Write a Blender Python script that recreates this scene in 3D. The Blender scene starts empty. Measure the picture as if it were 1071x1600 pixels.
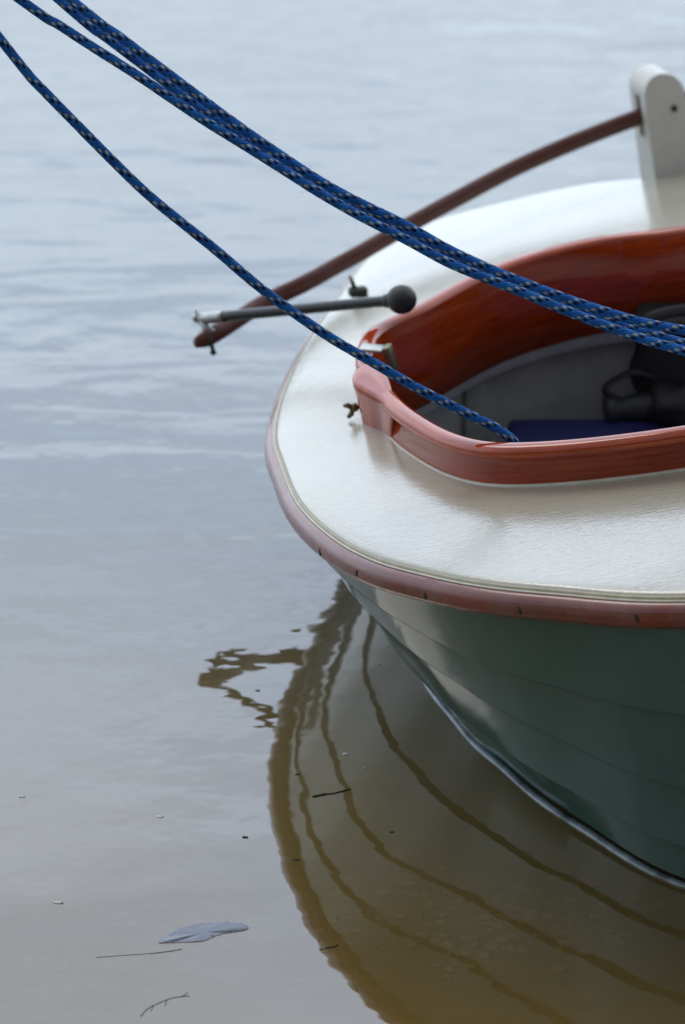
import bpy, bmesh, math, random
import numpy as np
from mathutils import Vector, Matrix, noise as mnoise
R = math.radians
random.seed(7)
scn = bpy.context.scene
col = scn.collection

# ------------------------------------------------------------------ camera
CAM_H = 2.89; FPX = 6000.0; PITCH = R(24)
cd = bpy.data.cameras.new("camera"); cam = bpy.data.objects.new("camera", cd); col.objects.link(cam)
cam.location = (0, 0, CAM_H); cam.rotation_euler = (math.pi/2 - PITCH, 0, 0)
cd.sensor_fit = 'VERTICAL'; cd.sensor_height = 24; cd.lens = 90
cd.clip_start = 0.1; cd.clip_end = 3000
cd.dof.use_dof = True; cd.dof.focus_distance = 5.93; cd.dof.aperture_fstop = 2.3
scn.camera = cam

# ------------------------------------------------------------------ light
SUN_EL, SUN_AZ = 52, -35          # degrees; azimuth from +Y towards +X
w = bpy.data.worlds.new("World"); scn.world = w; w.use_nodes = True
nt = w.node_tree; N = nt.nodes; L = nt.links
bg = N["Background"]; bg.inputs[1].default_value = 1.0
sky = N.new("ShaderNodeTexSky"); sky.sky_type = 'NISHITA'; sky.sun_disc = False
sky.sun_elevation = R(SUN_EL); sky.sun_rotation = R(SUN_AZ)
skys = N.new("ShaderNodeMix"); skys.data_type = 'RGBA'; skys.blend_type = 'MULTIPLY'; skys.inputs[0].default_value = 1
L.new(sky.outputs[0], skys.inputs[6]); skys.inputs[7].default_value = (.08, .08, .08, 1)
tc = N.new("ShaderNodeTexCoord"); sep = N.new("ShaderNodeSeparateXYZ"); L.new(tc.outputs["Generated"], sep.inputs[0])
cr = N.new("ShaderNodeValToRGB")      # overcast: brightness by elevation
e = cr.color_ramp.elements
e[0].position = 0.0; e[0].color = (.70, .83, .97, 1)
e[1].position = 1.0; e[1].color = (.62, .64, .66, 1)
for p_, c_ in ((.20, (.86, .985, 1.13, 1)), (.30, (.91, 1.02, 1.15, 1)), (.38, (.76, .88, 1.06, 1)), (.44, (.80, .94, 1.19, 1)), (.54, (.73, .86, 1.08, 1)), (.72, (.74, .75, .76, 1))):
    q = cr.color_ramp.elements.new(p_); q.color = c_
mp = N.new("ShaderNodeMapping"); mp.inputs["Scale"].default_value = (1.6, 1.6, 8)
L.new(tc.outputs["Generated"], mp.inputs[0])
cn = N.new("ShaderNodeTexNoise"); cn.inputs["Scale"].default_value = 2.2; cn.inputs["Detail"].default_value = 5
L.new(mp.outputs[0], cn.inputs[0])
cnm = N.new("ShaderNodeMapRange"); cnm.inputs[1].default_value = .3; cnm.inputs[2].default_value = .7
cnm.inputs[3].default_value = .80; cnm.inputs[4].default_value = 1.22; L.new(cn.outputs[0], cnm.inputs[0])
L.new(sep.outputs[2], cr.inputs[0])
yb = N.new("ShaderNodeMapRange"); yb.interpolation_type = 'SMOOTHSTEP'; L.new(sep.outputs[1], yb.inputs[0])   # brighter cloud over the open water
for i_, q_ in enumerate((-.6, .75, .60, 2.35)): yb.inputs[i_+1].default_value = q_
ybm = N.new("ShaderNodeMath"); ybm.operation = 'MULTIPLY'; L.new(cnm.outputs[0], ybm.inputs[0]); L.new(yb.outputs[0], ybm.inputs[1])
cm = N.new("ShaderNodeVectorMath"); cm.operation = 'SCALE'; L.new(cr.outputs[0], cm.inputs[0]); L.new(ybm.outputs[0], cm.inputs["Scale"])
# wooded shore on the horizon behind the camera
nn = N.new("ShaderNodeTexNoise"); nn.inputs["Scale"].default_value = 7; nn.inputs["Detail"].default_value = 6; L.new(tc.outputs["Generated"], nn.inputs[0])
m1 = N.new("ShaderNodeMath"); m1.operation = 'MULTIPLY_ADD'; L.new(nn.outputs[0], m1.inputs[0]); m1.inputs[1].default_value = -.35; L.new(sep.outputs[2], m1.inputs[2])
m2 = N.new("ShaderNodeMath"); m2.operation = 'MULTIPLY_ADD'; L.new(sep.outputs[1], m2.inputs[0]); m2.inputs[1].default_value = .42; L.new(m1.outputs[0], m2.inputs[2])
m3 = N.new("ShaderNodeMath"); m3.operation = 'MULTIPLY_ADD'; L.new(sep.outputs[0], m3.inputs[0]); m3.inputs[1].default_value = -.22; L.new(m2.outputs[0], m3.inputs[2])
mr = N.new("ShaderNodeMapRange"); L.new(m3.outputs[0], mr.inputs[0]); mr.inputs[1].default_value = -.10; mr.inputs[2].default_value = -.03
mx = N.new("ShaderNodeMix"); mx.data_type = 'RGBA'; L.new(mr.outputs[0], mx.inputs[0]); mx.inputs[6].default_value = (.05, .062, .045, 1); L.new(cm.outputs[0], mx.inputs[7])
ad = N.new("ShaderNodeMix"); ad.data_type = 'RGBA'; ad.inputs[0].default_value = .12
L.new(mx.outputs[2], ad.inputs[6]); L.new(skys.outputs[2], ad.inputs[7]); L.new(ad.outputs[2], bg.inputs[0])
sd = bpy.data.lights.new("sun", 'SUN'); sd.energy = .55; sd.angle = R(22); sd.color = (1, .97, .92)
so = bpy.data.objects.new("sun", sd); col.objects.link(so)
sv = Vector((math.sin(R(SUN_AZ))*math.cos(R(SUN_EL)), math.cos(R(SUN_AZ))*math.cos(R(SUN_EL)), math.sin(R(SUN_EL))))
so.rotation_euler = sv.to_track_quat('Z', 'Y').to_euler()
scn.view_settings.view_transform = 'Standard'; scn.view_settings.look = 'None'
scn.view_settings.exposure = -0.15; scn.view_settings.gamma = 1
scn.render.engine = 'CYCLES'
scn.cycles.max_bounces = 10; scn.cycles.transparent_max_bounces = 12
scn.cycles.caustics_reflective = True

# ------------------------------------------------------------------ helpers
def ray(u, v):
    a = (u-535.5)/FPX; b = (800-v)/FPX
    return Vector((a, math.cos(PITCH)+b*math.sin(PITCH), -math.sin(PITCH)+b*math.cos(PITCH)))
def G(x, y):                                   # sheer: height of the gunwale above the water
    xs = x if x < .8 else .8+.35*(x-.8)
    return .40+.18*(xs-.03)-.045*(y-5.36)
def U(u, v, dz=0.0):                           # measured point on the deck surface (+dz)
    r = ray(u, v); t = 6.0
    for _ in range(30): t = (G(t*r.x, t*r.y)+dz-CAM_H)/r.z
    return Vector((t*r.x, t*r.y, CAM_H+t*r.z))
def UZ(u, v, z):
    r = ray(u, v); t = (z-CAM_H)/r.z; return Vector((t*r.x, t*r.y, z))
def UT(u, v, t):
    r = ray(u, v); return Vector((t*r.x, t*r.y, CAM_H+t*r.z))
def tag(o, label=None, cat=None, group=None, kind=None):
    for k, v in (('label', label), ('category', cat), ('group', group), ('kind', kind)):
        if v: o[k] = v
    return o
def empty(name, loc):
    o = bpy.data.objects.new(name, None); o.location = loc; o.empty_display_size = .05; col.objects.link(o); return o
def link(name, me, mat, parent=None, smooth=True):
    o = bpy.data.objects.new(name, me); col.objects.link(o)
    if mat: me.materials.append(mat)
    if smooth:
        for f in me.polygons: f.use_smooth = True
    if parent:
        o.parent = parent
        if parent.type == 'EMPTY' or parent.parent:
            wl = Vector(parent.location)
            q = parent.parent
            while q: wl += Vector(q.location); q = q.parent
            o.location = -wl
    return o
def mesh_grid(rows, closed_u=False, closed_v=False, uvs=None, name="mesh"):
    """rows: list of lists of points; quads between them"""
    nr = len(rows); nc = len(rows[0])
    verts = [tuple(p) for r_ in rows for p in r_]; faces = []; fuv = []
    for i in range(nr if closed_v else nr-1):
        i2 = (i+1) % nr
        for j in range(nc if closed_u else nc-1):
            j2 = (j+1) % nc
            faces.append((i*nc+j, i*nc+j2, i2*nc+j2, i2*nc+j))
            if uvs is not None:
                def g(a, b): return (uvs[0][b], uvs[1][a])
                fuv += [g(i, j), g(i, j+1), g(i+1, j+1), g(i+1, j)]
    me = bpy.data.meshes.new(name); me.from_pydata(verts, [], faces); me.update()
    if uvs is not None:
        uvl = me.uv_layers.new(name="UVMap")
        for k, c_ in enumerate(fuv): uvl.data[k].uv = c_
    return me
def cr_spline(pts, n=12, closed=False):
    P = [Vector(p) for p in pts]; out = []
    m = len(P)
    for i in range(m if closed else m-1):
        if closed: a, b, c, d = P[(i-1) % m], P[i], P[(i+1) % m], P[(i+2) % m]
        else:
            a = P[i-1] if i > 0 else P[0]*2-P[1]; b = P[i]; c = P[i+1]; d = P[i+2] if i+2 < m else P[-1]*2-P[-2]
        for k in range(n):
            t = k/n
            out.append(.5*((2*b)+(c-a)*t+(2*a-5*b+4*c-d)*t*t+(3*b-a-3*c+d)*t**3))
    if not closed: out.append(P[-1])
    return out
def smooth_open(pts, it=2):
    P = [Vector(p) for p in pts]
    for _ in range(it):
        Q = [P[0]]+[(P[i-1]+2*P[i]+P[i+1])/4 for i in range(1, len(P)-1)]+[P[-1]]; P = Q
    return P
def even(pts, step):
    P = [Vector(p) for p in pts]; d = [0]
    for i in range(1, len(P)): d.append(d[-1]+(P[i]-P[i-1]).length)
    n = max(2, int(d[-1]/step)); ss = np.linspace(0, d[-1], n+1)
    A = np.array([tuple(p) for p in P])
    return [Vector((np.interp(s, d, A[:, 0]), np.interp(s, d, A[:, 1]), np.interp(s, d, A[:, 2]))) for s in ss]
def tube(path, rad, seg=16, cap=True, ry=None, name="tube"):
    """path tube with UV (u round, v metres). rad may be list"""
    P = [Vector(p) for p in path]; n = len(P)
    up = Vector((0, 0, 1)); rows = []; vs = [0.0]
    t0 = (P[1]-P[0]).normalized()
    nrm = (up-t0*up.dot(t0)); nrm = nrm.normalized() if nrm.length > .01 else t0.orthogonal().normalized()
    for i in range(n):
        t = ((P[min(i+1, n-1)]-P[max(i-1, 0)])).normalized()
        nrm = (nrm-t*nrm.dot(t)).normalized(); b = t.cross(nrm)
        rr = rad[i] if isinstance(rad, (list, tuple)) else rad
        r2 = rr*(ry if ry else 1)
        rows.append([P[i]+nrm*rr*math.cos(2*math.pi*k/seg)+b*r2*math.sin(2*math.pi*k/seg) for k in range(seg)])
        if i: vs.append(vs[-1]+(P[i]-P[i-1]).length)
    us = [k/seg for k in range(seg+1)]
    me = mesh_grid(rows, closed_u=True, uvs=(us, vs), name=name)
    if cap:
        bm = bmesh.new(); bm.from_mesh(me); bm.verts.ensure_lookup_table()
        bm.faces.new([bm.verts[k] for k in range(seg)][::-1]); bm.faces.new([bm.verts[(n-1)*seg+k] for k in range(seg)])
        bm.normal_update(); bm.to_mesh(me); bm.free()
    return me
def join_meshes(lst):
    bm = bmesh.new()
    for me in lst: bm.from_mesh(me)
    me = bpy.data.meshes.new("mesh"); bm.to_mesh(me); bm.free(); return me
def box_mesh(c, s, rot=None, bevel=.004, segs=2, taper=None):
    bm = bmesh.new(); bmesh.ops.create_cube(bm, size=1)
    for v in bm.verts: v.co = Vector((v.co.x*s[0], v.co.y*s[1], v.co.z*s[2]))
    if bevel: bmesh.ops.bevel(bm, geom=bm.edges[:], offset=bevel, segments=segs, profile=.6, affect='EDGES')
    M = Matrix.Translation(Vector(c)) @ (rot.to_4x4() if rot else Matrix.Identity(4))
    bmesh.ops.transform(bm, matrix=M, verts=bm.verts)
    me = bpy.data.meshes.new("mesh"); bm.to_mesh(me); bm.free(); return me
def sphere_mesh(c, r, seg=24, sc=(1, 1, 1)):
    bm = bmesh.new(); bmesh.ops.create_uvsphere(bm, u_segments=seg, v_segments=seg//2, radius=r)
    for v in bm.verts: v.co = Vector((v.co.x*sc[0], v.co.y*sc[1], v.co.z*sc[2]))+Vector(c)
    me = bpy.data.meshes.new("mesh"); bm.to_mesh(me); bm.free(); return me

# ------------------------------------------------------------------ materials
class M_:
    def __init__(s, name):
        s.m = bpy.data.materials.new(name); s.m.use_nodes = True; s.nt = s.m.node_tree
        s.N = s.nt.nodes; s.L = s.nt.links; s.b = s.N["Principled BSDF"]
    def n(s, t, **k):
        x = s.N.new("ShaderNode"+t)
        for a, v in k.items(): setattr(x, a, v)
        return x
    def coord(s, kind="Object", scale=(1, 1, 1), rot=(0, 0, 0)):
        t = s.n("TexCoord"); m = s.n("Mapping"); m.inputs["Scale"].default_value = scale; m.inputs["Rotation"].default_value = rot
        s.L.new(t.outputs[kind], m.inputs[0]); return m.outputs[0]
    def noise(s, vec, scale, detail=4, rough=.5, dist=0):
        x = s.n("TexNoise"); x.inputs["Scale"].default_value = scale; x.inputs["Detail"].default_value = detail
        x.inputs["Roughness"].default_value = rough; x.inputs["Distortion"].default_value = dist
        s.L.new(vec, x.inputs[0]); return x.outputs[0]
    def ramp(s, v, stops):
        r_ = s.n("ValToRGB"); s.L.new(v, r_.inputs[0]); e = r_.color_ramp.elements
        e[0].position, e[0].color = stops[0][0], (*stops[0][1], 1); e[1].position, e[1].color = stops[-1][0], (*stops[-1][1], 1)
        for p_, c_ in stops[1:-1]: q = e.new(p_); q.color = (*c_, 1)
        return r_.outputs[0]
    def mrange(s, v, a, b, c, d):
        x = s.n("MapRange"); s.L.new(v, x.inputs[0])
        for i, q in enumerate((a, b, c, d)): x.inputs[i+1].default_value = q
        return x.outputs[0]
    def mixc(s, f, a, b, mode='MIX'):
        x = s.n("Mix"); x.data_type = 'RGBA'; x.blend_type = mode
        for i, q in ((0, f), (6, a), (7, b)):
            if isinstance(q, (float, int)): x.inputs[i].default_value = q
            elif isinstance(q, tuple): x.inputs[i].default_value = (*q, 1)
            else: s.L.new(q, x.inputs[i])
        return x.outputs[2]
    def math(s, op, a, b=0.0, c=None):
        x = s.n("Math"); x.operation = op
        for i, q in enumerate((a, b, c)):
            if q is None: continue
            if isinstance(q, (float, int)): x.inputs[i].default_value = q
            else: s.L.new(q, x.inputs[i])
        return x.outputs[0]
    def bump(s, h, strength=.3, dist=.002, prev=None):
        x = s.n("Bump"); x.inputs["Strength"].default_value = strength; x.inputs["Distance"].default_value = dist
        s.L.new(h, x.inputs["Height"])
        if prev: s.L.new(prev, x.inputs["Normal"])
        return x.outputs[0]
    def set(s, **k):
        for a, v in k.items():
            i = s.b.inputs[a.replace("_", " ")]
            if isinstance(v, (float, int)): i.default_value = v
            elif isinstance(v, tuple): i.default_value = (*v, 1) if len(v) == 3 else v
            else: s.L.new(v, i)
        return s

def wood(name, c0, c1, c2, rough, coat=0.0, weather=0.0, ior=1.5):
    m = M_(name); v = m.coord("UV", (42, 2.2, 1)); v2 = m.coord("UV", (330, 14, 1))
    a = m.noise(v, 3.0, 5, .6, .6); b = m.noise(v2, 2.0, 4, .7)
    f = m.math('ADD', m.math('MULTIPLY', a, .7), m.math('MULTIPLY', b, .35))
    c = m.ramp(f, [(.28, c0), (.5, c1), (.74, c2)])
    o = m.coord("Object")
    if weather:
        wn = m.noise(o, 14, 6, .7)
        c = m.mixc(m.mrange(wn, .42, .68, 0, weather), c, (.17, .095, .085))
        dk = m.noise(m.coord("UV", (30, 6, 1)), 3, 6, .75)
        c = m.mixc(m.mrange(dk, .60, .70, 0, .6), c, (.03, .014, .012))
    g = m.noise(o, 90, 4, .7)
    m.set(Base_Color=c, Roughness=m.mrange(g, .3, .7, rough*.75, rough*1.35), Coat_Weight=coat, Coat_Roughness=.03, Coat_IOR=(1.78 if name.startswith('varn') else 1.6), IOR=ior, Specular_IOR_Level=(.0 if name.startswith('varn') else .4))
    m.set(Normal=m.bump(b, .10, .0005))
    return m.m
COAMING = wood("varnished_mahogany", (.15, .015, .0025), (.36, .040, .006), (.52, .080, .013), .35, .85, 0, 1.45)
RAILW = wood("weathered_rail_wood", (.07, .012, .007), (.17, .028, .016), (.25, .055, .034), .3, .6, .75, 1.5)
TILLERW = wood("tiller_wood", (.05, .012, .010), (.10, .026, .020), (.14, .045, .035), .38, .2, .3)

def deck_mat():
    m = M_("cream_deck_paint")
    o = m.coord("Object"); st = m.coord("Object", (26, 120, 60), (0, 0, R(-42)))
    big = m.noise(o, 3.2, 5, .6); fine = m.noise(st, 1.6, 3, .6, .5); grit = m.noise(o, 260, 3, .6)
    c = m.ramp(big, [(.3, (.39, .365, .285)), (.55, (.46, .435, .35)), (.75, (.50, .48, .40))])
    sp = m.noise(o, 38, 5, .8)
    c = m.mixc(m.mrange(sp, .70, .74, 0, .6), c, (.20, .16, .08))
    st2 = m.noise(m.coord('Object', (5, 22, 5), (0, 0, R(-42))), 2.0, 6, .75)
    c = m.mixc(m.mrange(st2, .56, .72, 0, .35), c, (.36, .33, .25))
    h = m.math('ADD', m.math('MULTIPLY', fine, 1.0), m.math('MULTIPLY', grit, .3))
    m.set(Base_Color=c, Roughness=m.mrange(fine, .3, .7, .07, .17), IOR=1.5, Coat_Weight=.85, Coat_IOR=1.6, Coat_Roughness=m.mrange(fine, .3, .7, .05, .13))
    m.L.new(m.bump(h, .26, .0012), m.b.inputs['Coat Normal'])
    m.set(Normal=m.bump(h, .65, .0014)); return m.m
DECK = deck_mat()
def hull_mat():
    m = M_("dark_green_hull_paint")
    o = m.coord("Object"); a = m.noise(o, 5, 5, .6); s_ = m.noise(m.coord("Object", (60, 60, 4), (0, R(25), 0)), 1.2, 5, .7)
    c = m.ramp(a, [(.3, (.020, .066, .059)), (.7, (.030, .094, .084))])
    c = m.mixc(m.mrange(s_, .58, .75, 0, .5), c, (.03, .085, .085))
    sc = m.noise(m.coord("Object", (9, 9, 70), (R(20), R(40), 0)), 2.2, 5, .8)
    c = m.mixc(m.mrange(sc, .68, .72, 0, .5), c, (.10, .15, .14))
    m.set(Base_Color=c, Roughness=m.mrange(a, .3, .7, .08, .16), IOR=1.78)
    m.set(Normal=m.bump(m.noise(o, 45, 3, .5), .12, .0006)); return m.m
HULL = hull_mat()
def simple(name, c, rough=.5, metal=0.0, spec=.5, var=.15, nscale=40, bump=.2, coat=0.0, bd=.0006):
    m = M_(name); o = m.coord("Object"); a = m.noise(o, nscale, 5, .65)
    d = tuple(max(0, q*(1-var)) for q in c); u = tuple(q*(1+var) for q in c)
    m.set(Base_Color=m.ramp(a, [(.3, d), (.7, u)]), Roughness=m.mrange(a, .3, .7, rough*.8, min(1, rough*1.2)), Metallic=metal, Specular_IOR_Level=spec, Coat_Weight=coat)
    m.set(Normal=m.bump(a, bump, bd)); return m.m
CREAM = simple("cream_sealant", (.62, .60, .50), .45)
LIPM = simple("deck_edge_paint", (.42, .39, .28), .4, var=.2)
GREYIN = simple("grey_interior_paint", (.36, .385, .38), .5, nscale=12)
WHITEP = simple("white_rudder_paint", (.66, .66, .61), .28, nscale=9, var=.06, bump=.1)
BLACKM = simple("black_plastic", (.012, .013, .014), .32, var=.3)
RUBBER = simple("black_rubber", (.016, .018, .020), .5, var=.25, nscale=120)
FABRICB = simple("blue_cushion_vinyl", (.012, .016, .10), .55, var=.2, nscale=60)
BAGM = simple("black_nylon", (.010, .011, .013), .6, var=.3, nscale=200, bump=.4)
METAL = simple("dull_steel", (.42, .42, .40), .35, 1.0, var=.2, nscale=60)
BRONZE = simple("tarnished_bronze", (.16, .15, .10), .42, .8, var=.35, nscale=60)
DARKMET = simple("dark_green_metal", (.03, .045, .035), .45, .3, var=.3)
PLUG = simple("dark_plug", (.03, .02, .015), .6, var=.3)
WL_GLINT = simple("painted_waterline_highlight", (.20, .24, .26), .2, var=.85, nscale=14)  # pale colour stands in for the glint where hull meets water
def rope_mat():
    m = M_("blue_braided_rope"); t = m.n("TexCoord"); sx = m.n("SeparateXYZ"); m.L.new(t.outputs["UV"], sx.inputs[0])
    jn = m.noise(m.coord("Object"), 28, 3, .6)
    u8 = m.math('MULTIPLY_ADD', m.noise(m.coord("Object"), 16, 2), 1.4, m.math('MULTIPLY', sx.outputs[0], 8.0))
    vp = m.math('MULTIPLY_ADD', jn, 1.3, m.math('DIVIDE', sx.outputs[1], .0098))
    A = m.math('ADD', u8, vp); B = m.math('SUBTRACT', u8, vp)
    fa = m.math('FLOOR', A); fb = m.math('FLOOR', B)
    par = m.math('MODULO', m.math('ADD', m.math('ADD', fa, fb), 6000.0), 2.0)       # 0: S strand on top
    ida = m.math('MODULO', m.math('ADD', fa, 6000.0), 4.0)
    top = m.math('LESS_THAN', par, .5)
    isw = m.math('MULTIPLY', top, m.math('COMPARE', ida, 0.0, .1))
    isb = m.math('MULTIPLY', top, m.math('COMPARE', ida, 1.0, .1))
    bk2 = m.math('COMPARE', ida, 1.0, .1)
    ca = m.math('FRACT', A); cb = m.math('FRACT', B)
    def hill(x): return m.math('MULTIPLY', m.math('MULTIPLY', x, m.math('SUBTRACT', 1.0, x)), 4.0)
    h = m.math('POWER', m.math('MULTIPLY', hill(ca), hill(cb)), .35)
    # yarns inside each strand
    pl = m.math('ADD', m.math('MULTIPLY', top, cb), m.math('MULTIPLY', m.math('SUBTRACT', 1.0, top), ca))
    pa = m.math('ADD', m.math('MULTIPLY', top, ca), m.math('MULTIPLY', m.math('SUBTRACT', 1.0, top), cb))
    yarn = m.math('ABSOLUTE', m.math('SINE', m.math('MULTIPLY', pa, math.pi*3)))
    o = m.coord("Object"); nz = m.noise(o, 70, 4, .7); fz = m.noise(o, 900, 3, .7)
    blue = m.ramp(nz, [(.3, (.003, .055, .27)), (.55, (.006, .13, .50)), (.75, (.02, .23, .66))])
    blue = m.mixc(m.mrange(fz, .45, .75, 0, .35), blue, (.02, .17, .50))
    c = m.mixc(isb, blue, (.004, .005, .009)); c = m.mixc(m.math('MULTIPLY', isw, m.math('GREATER_THAN', m.math('MULTIPLY_ADD', fz, -.5, m.math('ADD', h, .25)), .24)), c, m.ramp(nz, [(.3, (.24, .25, .22)), (.65, (.46, .46, .41))]))
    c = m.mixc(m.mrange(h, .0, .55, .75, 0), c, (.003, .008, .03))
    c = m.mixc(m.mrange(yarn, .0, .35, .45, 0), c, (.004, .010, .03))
    m.set(Base_Color=c, Roughness=.75, Specular_IOR_Level=.22)
    hh = m.math('ADD', h, m.math('MULTIPLY', yarn, .35))
    m.set(Normal=m.bump(hh, .9, .0014)); return m.m
ROPE = rope_mat()
FUZZ = simple("rope_fibre", (.03, .16, .42), .7)

def sand_mat():
    m = M_("brown_sand_bed"); o = m.coord("Object"); a = m.noise(o, 1.3, 5, .6); b = m.noise(o, 22, 5, .7)
    rp = m.noise(m.coord("Object", (1.2, 9, 1)), 1.5, 4, .6, .4)
    c = m.ramp(a, [(.3, (.46, .31, .085)), (.7, (.60, .41, .13))])
    c = m.mixc(m.mrange(rp, .35, .7, 0, .45), c, (.30, .205, .075))
    c = m.mixc(m.mrange(b, .6, .72, 0, .45), c, (.19, .13, .045))
    vo = m.n("TexVoronoi"); vo.inputs["Scale"].default_value = 26; m.L.new(o, vo.inputs[0])
    sparse = m.noise(o, 2.4, 3, .5)
    peb = m.math('MULTIPLY', m.math('LESS_THAN', vo.outputs["Distance"], .17), m.mrange(sparse, .48, .6, 0, 1))
    c = m.mixc(m.math('MULTIPLY', peb, .6), c, (.42, .34, .18))
    m.set(Base_Color=c, Roughness=.9); m.set(Normal=m.bump(b, .5, .01)); return m.m
def water_mat():
    m = M_("lake_water"); N_, L_ = m.N, m.L
    o = m.coord("Object")
    sx = m.n("SeparateXYZ"); L_.new(o, sx.inputs[0]); Y = sx.outputs[1]
    off = m.n("VectorMath"); off.inputs[1].default_value = WOFF; L_.new(m.coord("Object", (1, 1.5, 1), (0, 0, R(12))), off.inputs[0])
    w1 = m.noise(off.outputs[0], 1.5, 2, .5, .3)      # long undulation
    w2 = m.noise(m.coord("Object", (.38, 1.35, 1), (0, 0, R(-9))), 4.4, 2, .45, .7)   # ripples
    w3 = m.noise(o, 11.0, 2, .5)
    amp2 = m.mrange(Y, 5.4, 8.0, .04, .80); amp1 = m.mrange(Y, 4.6, 8.0, .30, 1.1)
    h = m.math('ADD', m.math('MULTIPLY', m.math('MULTIPLY', w1, amp1), 1.0), m.math('MULTIPLY', m.math('MULTIPLY', w2, amp2), .55))
    h = m.math('ADD', h, m.math('MULTIPLY', m.math('MULTIPLY', w3, m.mrange(Y, 5.0, 6.2, .35, 1.1)), .14))
    b = m.bump(h, 1.0, WAVE)
    gl = m.n("BsdfGlossy"); gl.inputs["Roughness"].default_value = .0; gl.inputs["Color"].default_value = (1, 1, 1, 1); L_.new(b, gl.inputs["Normal"])
    tr = m.n("BsdfTransparent"); tr.inputs[0].default_value = (1.0, .96, .78, 1)
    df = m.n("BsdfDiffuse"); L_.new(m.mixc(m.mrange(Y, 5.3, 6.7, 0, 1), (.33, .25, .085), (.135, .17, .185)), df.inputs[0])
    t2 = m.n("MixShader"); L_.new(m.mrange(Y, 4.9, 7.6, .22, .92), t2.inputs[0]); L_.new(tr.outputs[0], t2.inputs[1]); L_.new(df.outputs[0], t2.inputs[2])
    fr = m.n("Fresnel"); fr.inputs["IOR"].default_value = 1.98; L_.new(b, fr.inputs["Normal"])
    mx_ = m.n("MixShader"); L_.new(fr.outputs[0], mx_.inputs[0]); L_.new(t2.outputs[0], mx_.inputs[1]); L_.new(gl.outputs[0], mx_.inputs[2])
    L_.new(mx_.outputs[0], N_["Material Output"].inputs[0]); N_.remove(m.b); return m.m
WAVE = .010; WOFF = (-5.3, 2.9, 0)

# ------------------------------------------------------------------ setting
def plane_grid(xs, ys, zf):
    return mesh_grid([[(x, y, zf(x, y)) for x in xs] for y in ys])
xs = sorted(set([-400, -120, -40, -12]+list(np.linspace(-5, 8, 27))+[14, 40, 120, 400]))
ys = sorted(set([-2.0, 0, 2]+list(np.linspace(3, 14, 23))+[20, 40, 120, 400, 900]))
def bedz(x, y):
    return -.16-.085*(y-4) if y < 16 else -1.2-(y-16)*.02
water = link("water", plane_grid([-900]+xs+[900], ys, lambda x, y: 0.0), water_mat()); tag(water, kind='structure')
bed = link("lake_bed", plane_grid([-900]+xs+[900], ys, lambda x, y: bedz(x, y)+.012*mnoise.noise((x*1.3, y*1.3, 0))), sand_mat()); tag(bed, kind='structure')

# ------------------------------------------------------------------ boat plan shapes
NA = 400
ANG = np.linspace(0, 2*math.pi, NA, endpoint=False)
CX, CY = .85, 6.03
def polar(pts):
    P = cr_spline([(p[0], p[1], 0) for p in pts], 24, True)
    a = np.array([math.atan2(p.y-CY, p.x-CX) % (2*math.pi) for p in P]); r_ = np.array([math.hypot(p.x-CX, p.y-CY) for p in P])
    i = np.argsort(a); return np.interp(ANG, a[i], r_[i], period=2*math.pi)
def smooth_r(r_, it, w=1):
    for _ in range(it): r_ = (np.roll(r_, w)+2*r_+np.roll(r_, -w))/4
    return r_
deckpx = [(1071, 940), (870, 929), (745, 916), (651, 896), (588, 878), (525, 844), (469, 790), (441, 725), (431, 690), (437, 643), (452, 600), (472, 557),
          (499, 514), (524, 478), (545, 450), (565, 420), (602, 386), (656, 358), (732, 337), (833, 312), (934, 292), (1071, 278)]
gp = [tuple(U(*q))[:2] for q in deckpx]
gp = gp+[(1.2, 7.13), (1.8, 7.05), (2.4, 6.85), (2.95, 6.5), (3.25, 6.2), (3.33, 6.03), (3.25, 5.86), (2.95, 5.55), (2.4, 5.2), (1.8, 5.0), (1.2, 4.93), (.85, 4.965)]
RG = smooth_r(polar(gp), 6)
def pt(r_, k, z): return Vector((CX+r_*math.cos(ANG[k]), CY+r_*math.sin(ANG[k]), z))
# waterline scale by angle from the -X axis (degrees)
dev = np.degrees(np.abs(np.angle(np.exp(1j*(ANG-math.pi)))))
SW = np.interp(dev, [0, 15, 30, 42, 50, 58, 68, 76, 90, 110, 150, 180], [.77, .765, .762, .785, .825, .87, .94, .985, .995, .97, .86, .80])
SW = smooth_r(SW, 8)
def hullpt(k, f, off=0.0):
    """f 1 at the sheer, 0 at the water, <0 below"""
    if f >= 0: s = SW[k]+(1-SW[k])*(1-(1-f)**float(np.interp(dev[k], [20, 40, 62, 80, 110, 150], [1.0, .90, 1.0, 1.3, 1.3, 1.0])))
    else: s = SW[k]*max(.2, 1+1.15*f)
    r_ = RG[k]*s+off; x = CX+r_*math.cos(ANG[k]); y = CY+r_*math.sin(ANG[k])
    g = G(CX+RG[k]*math.cos(ANG[k]), CY+RG[k]*math.sin(ANG[k]))-.022
    z = g*f if f >= 0 else f*.16
    return Vector((x, y, z))
# seams: fraction of freeboard, by angle
SEAMT = [(.85, .80, .68, .66, .655, .70, .75), (.62, .57, .46, .40, .375, .38, .5), (.30, .26, .21, .18, .16, .18, .25)]
def seam(k, i): return float(np.interp(dev[k], [0, 31, 47, 62, 76, 110, 180], SEAMT[i]))


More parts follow.
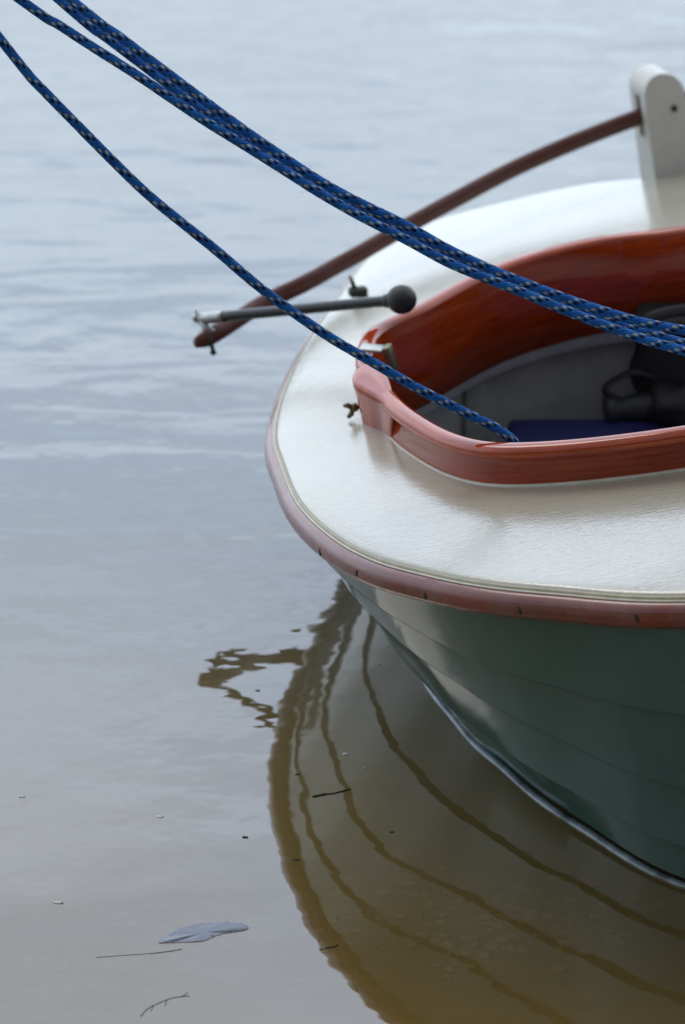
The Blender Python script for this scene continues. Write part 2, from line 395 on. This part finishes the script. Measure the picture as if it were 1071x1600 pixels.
boat = empty("boat", (CX, CY, 0))
tag(boat, "small rounded boat with cream deck, dark green hull, wooden rub rail and red-brown cockpit coaming", "boat")
rows = []
def fr(k, i):
    return 1.0 if i < 0 else (seam(k, i) if i < 3 else -.32)
for i in range(4):                                  # four clinker strakes, each lapping over the next
    nsub = 7
    for j in range(nsub+1):
        t = j/nsub
        rows.append([hullpt(k, fr(k, i-1)*(1-t)+fr(k, i)*t, (.0135*t if i < 3 else 0)*min(1, .5+dev[k]/60)) for k in range(NA)])
        if j == nsub and i < 3:
            rows.append([hullpt(k, fr(k, i)+.001, .0138*min(1, .5+dev[k]/60)) for k in range(NA)])
            rows.append([hullpt(k, fr(k, i)-.006, -.001) for k in range(NA)])
for f in (-.5, -.65): rows.append([hullpt(k, f) for k in range(NA)])
rows.append([Vector((CX+(p.x-CX)*.3, CY+(p.y-CY)*.2, -.13)) for p in rows[-1]])
hull = link("hull", mesh_grid(rows, closed_u=True), HULL, boat)
md = hull.modifiers.new("edge", 'EDGE_SPLIT'); md.split_angle = R(35)

# outward normals of the gunwale loop
def loop_norm(pts):
    n = len(pts); out = []
    for k in range(n):
        t = pts[(k+1) % n]-pts[k-1]; t.z = 0; t.normalize(); out.append(Vector((t.y, -t.x, 0)))
    return out
GL = [pt(RG[k], k, 0) for k in range(NA)]
for p in GL: p.z = G(p.x, p.y)
GN = loop_norm(GL)
def arclen(P):
    a = [0.0]
    for k in range(len(P)): a.append(a[-1]+(P[(k+1) % len(P)]-P[k]).length)
    return a
def sweep_loop(name, P, Nn, sec, mat, parent, closed_sec=True, jit=None):
    rows = [[P[k]+Nn[k]*a+Vector((0, 0, b+(jit(k) if jit and b < 0 else 0))) for (a, b) in sec] for k in range(len(P))]
    us = [0.0]
    S2 = sec+[sec[0]]
    for i in range(len(sec)): us.append(us[-1]+math.hypot(S2[i+1][0]-S2[i][0], S2[i+1][1]-S2[i][1]))
    me = mesh_grid(rows, closed_u=closed_sec, closed_v=True, uvs=(us, arclen(P)))
    return link(name, me, mat, parent)
# rub rail : D section
sec = [(-.012, -.001), (.004, .001), (.010, -.001), (.0155, -.006), (.0185, -.013), (.0192, -.021), (.0180, -.029), (.0140, -.036), (.008, -.0405), (.001, -.042), (-.012, -.042)]
rail = sweep_loop("rub_rail", GL, GN, sec, RAILW, boat)
# deck
coampx = [(1071, 350, .097), (960, 362, .097), (850, 385, .097), (760, 415, .097), (690, 450, .097), (640, 480, .095), (590, 505, .09), (565, 530, .085), (556, 570, .085), (568, 600, .08),
          (590, 632, .0755), (620, 661, .0755), (680, 697, .0755), (740, 715, .0755), (800, 719, .0755), (900, 714, .0755), (1000, 703, .0755), (1071, 693, .0755)]
cp = [tuple(U(*q))[:2] for q in coampx]
cp = cp+[(.75, 5.49), (1.0, 5.51), (1.25, 5.57), (1.42, 5.70), (1.5, 5.87), (1.52, 6.03), (1.5, 6.19), (1.42, 6.36), (1.25, 6.48), (1.0, 6.54), (.8, 6.55)]
RC = smooth_r(polar(cp), 8)                   # rim outer edge
CL = [pt(RC[k], k, 0) for k in range(NA)]
for p in CL: p.z = G(p.x, p.y)
CN = loop_norm(CL)
CN = [((CN[k-2]+CN[k-1]+CN[k]+CN[(k+1) % NA]+CN[(k+2) % NA])).normalized() for k in range(NA)]
rows = []
for (ins, dz) in ((.002, -.002), (.002, .0085), (.0045, .0115), (.010, .013)):
    rows.append([GL[k]-GN[k]*ins+Vector((0, 0, dz)) for k in range(NA)])
outer = rows[-1]
inn = [CL[k]-CN[k]*.020 for k in range(NA)]
for p in inn: p.z = G(p.x, p.y)+.019
for t in (.04, .1, .25, .45, .65, .85, 1.0):
    row = []
    for k in range(NA):
        p = outer[k].lerp(inn[k], t); p.z = G(p.x, p.y)+.013+.012*math.sin(min(1, t*1.05)*math.pi*.6); row.append(p)
    rows.append(row)
DZC = .0235
deck = link("deck", mesh_grid(rows, closed_u=True), DECK, boat)
lip = sweep_loop("deck_edge_bead", GL, GN, [(-.0015, -.0015), (.0012, .0010), (.0016, .0040), (.0008, .0075), (-.0015, .0088)], LIPM, boat)
caulk = sweep_loop("rail_sealant", GL, GN, [(-.0005, -.0015), (.0040, .0008), (.0048, .0022), (.0022, .0034), (.0005, .0038)], CREAM, boat)

# coaming: board + rounded rim, one varnished ring
sec = [(-.014, .010), (-.0125, .072), (-.004, .0745), (.0, .079), (.0008, .086), (-.002, .0925), (-.008, .0965), (-.022, .097), (-.029, .0945), (-.0315, .088), (-.031, .02), (-.031, -.058), (-.016, -.058)]
def low(k): return -.034*float(np.interp(dev[k], [0, 60, 110, 180], [1, .75, 0, .5]))
coam = sweep_loop("coaming", CL, CN, sec, COAMING, boat, jit=low)
seal = sweep_loop("sealant_bead", CL, CN, [(-.0150, .0225), (-.0105, .0225), (-.0095, .0245), (-.0110, .0275), (-.0140, .0290)], CREAM, boat)
# coaming block with wing nut
def block():
    c0 = U(592, 600, .085); c0.z = 0
    g = G(c0.x, c0.y)
    secp = []
    a1 = U(556, 602, .085); a2 = U(590, 622, .085)
    # plan outline of the block: rounded rectangle pushed out from the coaming
    out = cr_spline([tuple(U(x, y, .088))[:2]+(0,) for x, y in ((582, 575), (562, 585), (551, 600), (553, 612), (570, 620), (592, 628), (615, 640), (612, 606), (598, 582))], 6, True)
    cen = sum(out, Vector())/len(out)
    rows = []
    for z, s in ((.016, .74), (.06, .87), (.078, .96), (.086, 1.0), (.094, .99), (.0985, .93), (.0995, .8)):
        rows.append([Vector((cen.x+(p.x-cen.x)*s+.010*(1-z/.0995), cen.y+(p.y-cen.y)*s+.012*(1-z/.0995), g+z)) for p in out])
    n = len(out)
    us = [j/n*.15 for j in range(n+1)]; vs = [0, .04, .06, .07, .08, .09, .1]
    me = mesh_grid(rows, closed_u=True, uvs=(us, vs))
    bm = bmesh.new(); bm.from_mesh(me); bm.verts.ensure_lookup_table()
    bm.faces.new([bm.verts[(len(rows)-1)*n+j] for j in range(n)]); bm.to_mesh(me); bm.free()
    return me, cen, g
me, bc, bgz = block(); blk = link("coaming_block", me, COAMING, boat)
wn = U(552, 637, .045)
parts = [tube([wn+Vector((.030, .012, 0)), wn], .0035, 10), tube([wn+Vector((.006, .003, 0)), wn-Vector((.004, .002, 0))], .0075, 12),
         tube([wn, wn+Vector((-.010, -.004, .006)), wn+Vector((-.016, -.006, .006))], [.004, .005, .003], 8), tube([wn, wn+Vector((-.003, -.004, -.010)), wn+Vector((-.009, -.006, -.016))], [.004, .005, .003], 8)]
wing = link("wing_nut", join_meshes(parts), BRONZE, blk)

# interior
inner = [CL[k]-CN[k]*.031 for k in range(NA)]
def ring(off, z=None, dz=None):
    out = []
    for k in range(NA):
        p = inner[k]+CN[k]*off; p.z = z if z is not None else G(inner[k].x, inner[k].y)+dz+low(k)+.002; out.append(p)
    return out
rows = [ring(.004, dz=-.052), ring(.004, dz=-.085), ring(.007, dz=-.088)]
link("carlin", mesh_grid(rows, closed_u=True), simple("pale_grey_carlin", (.36, .38, .38), .4, nscale=14), boat)
def hull_r(k, z):
    g = G(CX+RG[k]*math.cos(ANG[k]), CY+RG[k]*math.sin(ANG[k]))-.022
    p = hullpt(k, max(0, min(1, z/g))); return math.hypot(p.x-CX, p.y-CY)
def clamp_ring(pts):
    out = []
    for p in pts:
        a = math.atan2(p.y-CY, p.x-CX) % (2*math.pi); k = int(round(a/(2*math.pi)*NA)) % NA
        r_ = min(math.hypot(p.x-CX, p.y-CY), hull_r(k, p.z)-.035); out.append(Vector((CX+r_*math.cos(a), CY+r_*math.sin(a), p.z)))
    return out
rows = [ring(.007, dz=-.088), clamp_ring(ring(.05, dz=-.088)), clamp_ring(ring(.05, z=.26)), clamp_ring(ring(.05, z=.20)), clamp_ring(ring(.05, z=.13)), clamp_ring(ring(.05, z=.06)), clamp_ring(ring(.03, z=.045))]
rows.append([Vector((CX, CY, .045)) for _ in range(NA)])
liner = link("cockpit_liner", mesh_grid(rows, closed_u=True), GREYIN, boat); liner.modifiers.new("edge", 'EDGE_SPLIT').split_angle = R(40)
pf = UZ(741, 600, .24); pf.y = 6.50
link("frame_timber", box_mesh((pf.x, 6.49, .19), (.036, .05, .30), None, .004), simple("light_grey_timber", (.26, .28, .28), .5), boat)
link("bench", box_mesh((.80, 6.11, .085), (1.02, .76, .07), None, .006), GREYIN, boat)

# thin strip painted pale as the bright highlight along the water's edge
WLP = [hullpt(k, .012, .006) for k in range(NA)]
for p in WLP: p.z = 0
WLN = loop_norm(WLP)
sweep_loop("waterline_highlight_strip", WLP, WLN, [(-.012, -.006), (.0002, -.004), (.0010, .001), (.0002, .0032), (-.002, .0042), (-.012, .005)], WL_GLINT, hull)

# screw plugs along the rail
arc = arclen(GL)
def nearest(u_, v_):
    q = U(u_, v_, -.02); return min(range(NA), key=lambda k: (GL[k].x-q.x)**2+(GL[k].y-q.y)**2)
ks = [nearest(*q) for q in ((505, 858), (572, 893), (668, 928), (804, 952), (987, 968))]
s5 = [arc[k] for k in ks]; step = abs(s5[-1]-s5[0])/4
more = [(ks[-1], i) for i in range(1, 3)]
plugs = list(ks)
for i in range(1, 12):
    tgt = (s5[-1]+(1 if s5[-1] > s5[0] else -1)*step*i) % arc[-1]
    plugs.append(min(range(NA), key=lambda k: abs(arc[k]-tgt)))
for k in plugs:
    p = GL[k]+GN[k]*.0186+Vector((0, 0, -.021))
    t = Vector((-GN[k].y, GN[k].x, 0))
    me = sphere_mesh((0, 0, 0), 1, 12); jz = random.uniform(-.003, .004); p.z += random.uniform(-.003, .003)
    for v in me.vertices: q = v.co.copy(); v.co = p+t*q.x*.0034*(1+.3*random.random())+Vector((0, 0, 1))*q.z*.0070+t*q.z*jz+GN[k]*q.y*.0016
    link("screw_plug", me, PLUG, rail)

# small cleat on the far deck beyond the tiller extension
c = U(558, 462, .018)
clt = empty("deck_clamp", c); tag(clt, "small dark green metal clamp on the cream deck just behind the black tiller extension", "clamp")
link("clamp_base", box_mesh(c+Vector((.002, 0, .008)), (.034, .022, .016), Matrix.Rotation(R(20), 3, 'Z'), .004), DARKMET, clt)
link("clamp_lever", tube([c+Vector((-.004, 0, .012)), c+Vector((-.009, .002, .028)), c+Vector((-.014, .004, .038))], [.005, .004, .002], 10), DARKMET, clt)
# bracket clipped over the coaming
b0 = U(584, 548, .097)
br = empty("coaming_bracket", b0); tag(br, "tarnished metal bracket hooked over the left end of the red-brown coaming", "bracket")
dirn = Vector((1, -.25, 0)).normalized(); rz = Matrix.Rotation(math.atan2(dirn.y, dirn.x), 3, 'Z')
link("top_plate", box_mesh(b0+dirn*(-.003)+Vector((0, 0, .004)), (.040, .030, .006), rz, .002), METAL, br)
tl = Matrix.Rotation(math.atan2(dirn.y, dirn.x), 3, 'Z') @ Matrix.Rotation(R(-16), 3, 'Y')
link("inner_plate", box_mesh(b0+dirn*(.030)+Vector((0, 0, -.012)), (.012, .026, .048), tl, .002), BRONZE, br)

# ------------------------------------------------------------------ rudder with head, tiller, extension
tpx = [(306, 536, .335), (318, 530, .337), (343, 518, .343), (409, 475, .359), (476, 443, .381), (523, 417, .397), (562, 396, .41), (633, 355, .434), (713, 311, .462), (800, 265, .491), (878, 230, .515), (950, 201, .537), (1000, 182.5, .552), (1060, 161, .570)]
tp = [UZ(x, y, z) for x, y, z in tpx]
dT = (tp[-1]-tp[-3]).normalized()
tp += [tp[-1]+dT*.06, tp[-1]+dT*.12]
rud = empty("rudder", (.66, 7.20, 0)); tag(rud, "white slotted rudder head rising behind the far deck edge with a tiller through it", "rudder")
rk = Vector((-.20, .0, 1.0))
TA = math.atan2(dT.y, dT.x); lx = Vector((math.cos(TA), math.sin(TA), 0)); ly = Vector((-math.sin(TA), math.cos(TA), 0))
Pc = min((tp[12]+dT*(.002*i) for i in range(-30, 90)), key=lambda p: abs((p.x/(p.y*math.cos(PITCH)+(CAM_H-p.z)*math.sin(PITCH)))*FPX+535.5-1033))
PT = Pc.copy(); PT.z = Pc.z+.082; PT.x += rk.x*.082   # top of the head
zt = PT.z; print("post", PT, math.degrees(TA))
def post_pt(a, b, z): return Vector((PT.x, PT.y, 0))+lx*a+ly*b+Vector((rk.x*(z-zt), 0, z))
def cheek(b0_, b1_, outline):
    f = [post_pt(a, b0_, z) for a, z in outline]; g_ = [post_pt(a, b1_, z) for a, z in outline]
    bm = bmesh.new(); vf = [bm.verts.new(p) for p in f]; vg = [bm.verts.new(p) for p in g_]
    bm.faces.new(vf); bm.faces.new(vg[::-1]); n = len(f)
    for i in range(n): bm.faces.new((vf[i], vg[i], vg[(i+1) % n], vf[(i+1) % n]))
    bmesh.ops.recalc_face_normals(bm, faces=bm.faces)
    me = bpy.data.meshes.new("mesh"); bm.to_mesh(me); bm.free(); return me
def outline(zb, w0, w1):
    o_ = [(-w1, zb), (-w0, zt-.062)]
    for i in range(0, 13):
        a = math.pi*(1-i/12); o_.append((w0*math.cos(a)*.98, zt-.046+.046*math.sin(a)))
    o_ += [(w0, zt-.062), (w1, zb)]; return o_
HT = .033
# front cheek, back cheek, solid core above and below the slot
slot_t, slot_b = zt-.046, zt-.132
link("front_cheek", cheek(-HT, -.011, outline(.0, .045, .074)), WHITEP, rud, False)
link("back_cheek", cheek(.011, HT, outline(.0, .045, .074)), WHITEP, rud, False)
core = [(.045*math.cos(math.pi*(1-i/12))*.98, zt-.046+.046*math.sin(math.pi*(1-i/12))) for i in range(13)]
link("head_cap", cheek(-.0109, .0109, core), WHITEP, rud, False)
wb = .045+(.074-.045)*(zt-.062-slot_b)/(zt-.062)
link("stock", cheek(-.0109, .0109, [(-.074, 0), (-wb, slot_b), (wb, slot_b), (.074, 0)]), WHITEP, rud, False)
link("blade", cheek(-.012, .012, [(-.05, .0-.001), (-.06, -.3), (.14, -.36), (.20, -.1), (.068, -.001)]), WHITEP, rud, False)
bp = post_pt(.014, -HT, zt-.072)
link("pivot_bolt", tube([bp+ly*.002, bp-ly*.004], .0065, 12), DARKMET, rud)

# tiller
path = even(smooth_open(cr_spline(tp, 10), 6), .012)
n = len(path); rad = [.0178*min(1, .55+i*.25) for i in range(n)]; rad[-1] = .012
til = empty("tiller", path[n//2]); tag(til, "curved red-brown wooden tiller reaching from the white rudder head out over the water", "tiller")
link("bar", tube(path, rad, 20, True, .66), TILLERW, til)
jt = path[2]
link("pin", join_meshes([tube([jt+Vector((.006, -.004, .012)), jt+Vector((.014, -.006, -.024))], .004, 10), sphere_mesh(jt+Vector((.014, -.006, -.025)), .006, 12)]), DARKMET, til)
# extension
kn = UZ(628, 468, .51); le = UZ(312, 498, .365)
ext = empty("tiller_extension", kn); tag(ext, "black rod tiller extension with round ball knob lying across the coaming", "tiller extension")
d = (kn-le).normalized()
link("rod", tube(even([le+d*.055, kn], .02), .0100, 16), BLACKM, ext)
link("knob", join_meshes([sphere_mesh(kn, .0265, 32, (1, 1, .97)), tube([kn-d*.038, kn-d*.02], [.0115, .0135], 16)]), RUBBER, ext)
sl = link("end_sleeve", tube(even([le, le+d*.062], .01), .0108, 16), METAL, ext)
j2 = jt+Vector((.012, 0, .010))
link("joint", join_meshes([tube([le+Vector((-.002, 0, .006)), le*.5+j2*.5+Vector((-.002, 0, 0)), j2], [.008, .0065, .009], 12), sphere_mesh(le+Vector((-.004, 0, .002)), .010, 14), tube([le+Vector((-.006, 0, -.004)), le+Vector((-.006, 0, .018))], .0035, 8), tube([le+Vector((.02, -.014, 0)), le+Vector((.02, .014, 0))], .0035, 8)]), METAL, ext)

# ------------------------------------------------------------------ things in the cockpit
cu = []
for nm in (1,):
    me = box_mesh((.80, 6.10, .17), (1.0, .74, .058), None, .018, 4)
    cush = link("seat_cushion", me, FABRICB); tag(cush, "dark blue cushion on the cockpit bench inside the boat", "cushion")
    cush.data.transform(Matrix.Translation((-.80, -6.10, -.17))); cush.location = (.80, 6.10, .17)
# bag
def blob(c, s, seed, amp=.12, n=32, k=2.2):
    me = sphere_mesh((0, 0, 0), 1, n)
    for v in me.vertices:
        q = v.co.normalized(); r_ = (abs(q.x)**3+abs(q.y)**3+abs(q.z)**3)**(-1/3)
        d_ = 1+amp*mnoise.noise(q*k+Vector((seed, 0, 0)))+amp*.4*mnoise.noise(q*k*3+Vector((seed, 3, 0)))
        v.co = Vector((q.x*s[0]*r_*d_, q.y*s[1]*r_*d_, q.z*s[2]*r_*d_))+Vector(c)
    return me
bagc = UZ(1092, 560, .31)
bag = empty("camera_bag", (bagc.x, bagc.y, .18)); tag(bag, "soft black bag lying on the blue cushion beside the binoculars", "bag")
link("body", blob((bagc.x+.02, bagc.y+.05, .285), (.135, .085, .105), 3.1), BAGM, bag)
link("flap", blob((bagc.x+.0, bagc.y+.02, .385), (.115, .080, .025), 5.4, .1), BAGM, bag)
pk = UZ(1062, 628, .235)
link("side_pocket", blob((pk.x+.02, pk.y, .232), (.075, .05, .042), 9.7, .22), BAGM, bag)
link("strap", tube(even(cr_spline([(bagc.x-.12, bagc.y-.02, .36), (bagc.x-.09, bagc.y-.05, .41), (bagc.x, bagc.y-.05, .425), (bagc.x+.1, bagc.y-.03, .40)], 8), .01), .011, 10, True, .3), BAGM, bag)
bino = empty("binoculars", UZ(1000, 650, .19)); tag(bino, "black binoculars with folded strap resting on the blue cushion", "binoculars")
def barrel(p0, p1, r0, r1, r2):
    P0, P1 = Vector(p0), Vector(p1); pr = [(0, r0*.8), (.0, r0), (.10, r0*1.02), (.14, r0*.86), (.30, r1*.9), (.42, r1), (.62, r1*1.1), (.78, r2), (.97, r2*1.03), (1, r2*.9)]
    return tube([P0.lerp(P1, t+.0004*i) for i, (t, _) in enumerate(pr)], [q for _, q in pr], 24)
e1 = UZ(945, 643, .212); e2 = UZ(1000, 560, .285)
link("barrel", barrel(e1, e1+Vector((.19, .02, .012)), .027, .031, .038), RUBBER, bino)
link("barrel", barrel(e2+Vector((.0, 0, 0)), e2+Vector((.17, .03, -.03)), .034, .032, .038), RUBBER, bino)
link("bridge", blob(tuple((e1+e2)/2+Vector((.09, .01, 0))), (.055, .03, .035), 1.2, .1), BLACKM, bino)
sp_ = [e1+Vector((.03, 0, .02)), e1+Vector((.000, .015, .035)), e1+Vector((.02, .02, .055)), e1+Vector((.06, .01, .075)), e1+Vector((.11, .0, .062)), e1+Vector((.16, -.02, .07))]
link("neck_strap", tube(even(cr_spline(sp_, 8), .006), .009, 10, True, .35), BAGM, bino)

# ------------------------------------------------------------------ ropes
def rope(px, t0, t1, label, group, rad=.0079, tail=None, lead=True, seed=0):
    x0, x1 = px[0][0], px[-1][0]
    pts = [UT(x, y, t0+(t1-t0)*((x-x0)/(x1-x0))) for x, y in px]
    if lead: d0 = (pts[0]-pts[1]).normalized(); pts = [pts[0]+d0*1.6+Vector((0, 0, .28)), pts[0]+d0*.7+Vector((0, 0, .06))]+pts
    if tail: pts += tail(pts)
    P = even(smooth_open(cr_spline(pts, 8), 10), .006)
    # slight lumpiness
    rng = random.Random(seed)
    P = [p+Vector((mnoise.noise((i*.02, seed, 0)), mnoise.noise((i*.02, seed, 5)), mnoise.noise((i*.02, seed, 9))))*.0012 for i, p in enumerate(P)]
    rr = [rad*(.90+.10*min(1, i/len(P)*1.15))*(1+.03*mnoise.noise((i*.15, seed, 2))) for i in range(len(P))]
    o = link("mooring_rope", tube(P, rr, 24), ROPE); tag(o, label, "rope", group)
    # stray fibres
    bm = bmesh.new()
    for _ in range(len(P)*2):
        i = rng.randrange(2, len(P)-2); t = (P[i+1]-P[i-1]).normalized(); a = rng.random()*6.283
        n1 = t.orthogonal().normalized(); n2 = t.cross(n1); nd = n1*math.cos(a)+n2*math.sin(a)
        ln = rng.uniform(.0015, .0040) if rng.random() < .97 else rng.uniform(.005, .014)
        q0 = P[i]+nd*rr[i]*.97; dd = (nd*.55+t*rng.uniform(-1, 1)).normalized(); q1 = q0+dd*ln*.6+nd*.0008; q2 = q1+(dd+t*rng.uniform(-.8, .8)).normalized()*ln*.5
        sdv = dd.cross(t).normalized()*.00022 if dd.cross(t).length > .01 else n1*.0002
        for A_, B_ in ((q0, q1), (q1, q2)):
            for s_ in (sdv, nd*.0002):
                bm.faces.new([bm.verts.new(A_-s_), bm.verts.new(A_+s_), bm.verts.new(B_+s_*.6), bm.verts.new(B_-s_*.6)])
    me = bpy.data.meshes.new("mesh"); bm.to_mesh(me); bm.free()
    f = link("stray_fibres", me, FUZZ, o, False); f['kind'] = 'stuff'
    return o
def tail_in(pts):
    p = pts[-1]; return [p+Vector((.014, .004, -.018)), p+Vector((.024, .016, -.07)), p+Vector((.03, .06, -.17)), p+Vector((.05, .12, -.25))]
def tail_out(pts):
    d_ = (pts[-1]-pts[-2]).normalized(); e_ = pts[-1]; return [e_+d_*.18, e_+d_*.36+Vector((0, .02, -.03)), Vector((1.10, 5.92, .42)), Vector((1.13, 5.98, .20))]
rope([(0, 60), (61, 133), (117, 191), (177, 252), (233, 306), (289, 352), (345, 397), (398, 443), (460, 489), (521, 531), (582, 566), (645, 603), (692, 627), (736, 649), (770, 665), (794, 681)], 5.98, 6.10,
     "lowest blue braided rope, separate from the bundle, ending over the near coaming", "blue mooring ropes", tail=tail_in, seed=1)
rope([(33, 0), (79, 30), (140, 70), (210, 114), (266, 152), (322, 190), (385, 229), (440, 264), (500, 302), (560, 336), (639, 376), (697, 408), (754, 432), (820, 458), (886, 486), (952, 511), (1005, 530), (1071, 549)], 5.98, 5.88,
     "blue braided rope at the underside of the bundle, splitting off lowest at upper left", "blue mooring ropes", tail=tail_out, seed=2)
rope([(98, 4), (154, 49), (210, 92), (271, 138), (327, 179), (387, 219), (440, 255), (500, 291), (560, 324), (639, 364), (697, 394), (760, 423), (820, 447), (886, 475), (952, 501), (1005, 518), (1071, 537)], 6.04, 5.95,
     "blue braided rope in the middle of the bundle, partly hidden between two others", "blue mooring ropes", tail=tail_out, seed=3)
rope([(112, 0), (177, 49), (224, 86), (280, 128), (336, 170), (387, 207), (440, 243), (500, 283), (560, 316), (639, 354), (697, 388), (760, 418), (798, 434), (873, 463), (943, 486), (1005, 504), (1071, 516)], 5.98, 5.92,
     "uppermost blue braided rope of the bundle, standing clear of it at the right", "blue mooring ropes", tail=tail_out, seed=4)

# ------------------------------------------------------------------ floating bits
def leaf():
    pts = [(248, 1473), (262, 1462), (285, 1450), (315, 1443), (350, 1441), (378, 1443), (389, 1449), (380, 1454), (345, 1460), (318, 1470), (290, 1472), (265, 1473)]
    P = cr_spline([UZ(x, y, .0006) for x, y in pts], 8, True)
    P = [p+Vector((0, .0016*((i % 3) == 0)+mnoise.noise(p*60)*.0010, 0)) for i, p in enumerate(P)]
    c_ = sum(P, Vector())/len(P)
    bm = bmesh.new(); rings = []
    for s_, z_ in ((1, .0002), (.75, .0004), (.4, .0005)):
        rings.append([bm.verts.new(c_.lerp(p, s_)+Vector((0, 0, z_+.0006*mnoise.noise(p*30)))) for p in P])
    cv = bm.verts.new(c_+Vector((0, 0, .0006))); n_ = len(P)
    for a_, b_ in zip(rings, rings[1:]):
        for i in range(n_): bm.faces.new((a_[i], a_[(i+1) % n_], b_[(i+1) % n_], b_[i]))
    for i in range(n_): bm.faces.new((rings[-1][i], rings[-1][(i+1) % n_], cv))
    me = bpy.data.meshes.new("mesh"); bm.to_mesh(me); bm.free(); return me
lm = M_("wet_grey_leaf"); a = lm.noise(lm.coord("Object"), 60, 4)
lm.set(Base_Color=lm.ramp(a, [(.3, (.12, .135, .19)), (.7, (.15, .17, .22))]), Roughness=.25, IOR=1.5)
lf = empty("fallen_leaf", UZ(320, 1458, 0)); tag(lf, "broad bluish grey fallen leaf floating at the lower left", "leaf")
link("blade", leaf(), lm.m, lf)
link("stalk", tube([UZ(386, 1449, -.003), UZ(400, 1448, -.003), UZ(412, 1447, -.003)], .0008, 6), lm.m, lf)
TWIG = simple("dark_wet_bark", (.045, .036, .028), .8, spec=.1); PALE = simple("pale_fleck", (.42, .43, .40), .5)
def twig(pts, r_, label, side=()):
    P = [UZ(x, y, .0001) for x, y in pts]; lst = [tube(even(cr_spline(P, 5), .004), r_, 6)]
    for s_ in side: lst.append(tube([UZ(x, y, .0001) for x, y in s_], r_*.7, 6))
    o = link("twig", join_meshes(lst), TWIG); tag(o, label, "twig"); return o
twig([(220, 1588), (232, 1576), (252, 1566), (272, 1559), (296, 1556)], .0007, "thin branching twig floating near the bottom edge, lower left of the leaf", [[(240, 1572), (236, 1580)], [(285, 1557), (294, 1551)], [(262, 1562), (258, 1571)]])
twig([(489, 1245), (500, 1243), (509, 1241)], .0024, "short dark twig floating on the boat's left reflection", [[(509, 1241), (522, 1240), (548, 1233)]])
twig([(508, 1482), (520, 1480), (528, 1477)], .0016, "small dark twig floating at the reflection's lower left edge", [[(500, 1484), (506, 1483)]])
twig([(235, 1490), (262, 1487), (285, 1483)], .0007, "faint thin straw floating just below the grey leaf", [[(150, 1496), (235, 1490)]])
def chip(x, y, s, mat, label, nm="floating_seed"):
    p = UZ(x, y, .0002); me = blob((0, 0, 0), (s*.8, s*.5, .0009), x, .9, 12)
    o = link(nm, me, mat); o.location = p; tag(o, label, "seed", "specks floating on the water"); return o
for (x, y, s, mt, lb) in [
    (465, 1210, .0048, TWIG, "dark seed floating upper left in the boat's reflection, above the short twig"),
    (463, 1343, .0065, TWIG, "dark seed floating on the left edge of the reflection, below the short twig"),
    (540, 1178, .0062, PALE, "pale speck floating in the green hull reflection, highest of those there"),
    (612, 1300, .0050, TWIG, "dark speck floating on the middle dark line of the reflection"),
    (571, 1200, .0036, PALE, "tiny pale speck beside the first dark line of the hull reflection"),
    (250, 1276, .0075, PALE, "white speck floating on open grey water above the leaf"),
    (91, 1410, .0080, PALE, "white speck floating at the far lower left of open water"),
    (383, 1308, .0055, TWIG, "dim speck floating between the leaf and the boat's reflection"),
    (318, 1449, .0052, PALE, "white speck resting on the upper edge of the leaf"),
    (331, 1463, .0040, TWIG, "dark crumb on the lower edge of the leaf"),
    (591, 1037, .0045, PALE, "small pale speck in the pale reflection just left of the hull"),
    (403, 1079, .0050, TWIG, "small dark speck on the water under the tiller's reflection"),
    (35, 1245, .0050, PALE, "faint white speck near the left frame edge"),
]: chip(x, y, s, mt, lb)
# pebbles on the bed seen through the boat's reflection
rng = random.Random(5); bm = bmesh.new()
for _ in range(260):
    x = rng.gauss(790, 130); y = rng.gauss(1395, 45); s = rng.uniform(.003, .013)
    r_ = ray(x, y); t = (-.25-CAM_H)/r_.z; p = Vector((t*r_.x, t*r_.y, 0)); p.z = bedz(p.x, p.y)+.002
    g_ = bmesh.ops.create_icosphere(bm, subdivisions=1, radius=s)
    for v in g_['verts']: v.co = Vector((v.co.x*1.3, v.co.y, v.co.z*.35))+p
me = bpy.data.meshes.new("mesh"); bm.to_mesh(me); bm.free()
pb = link("pebbles", me, simple("tan_pebble", (.70, .56, .28), .8, nscale=20)); tag(pb, "tan pebbles scattered on the sandy bed under the reflection", "pebbles", kind='stuff')
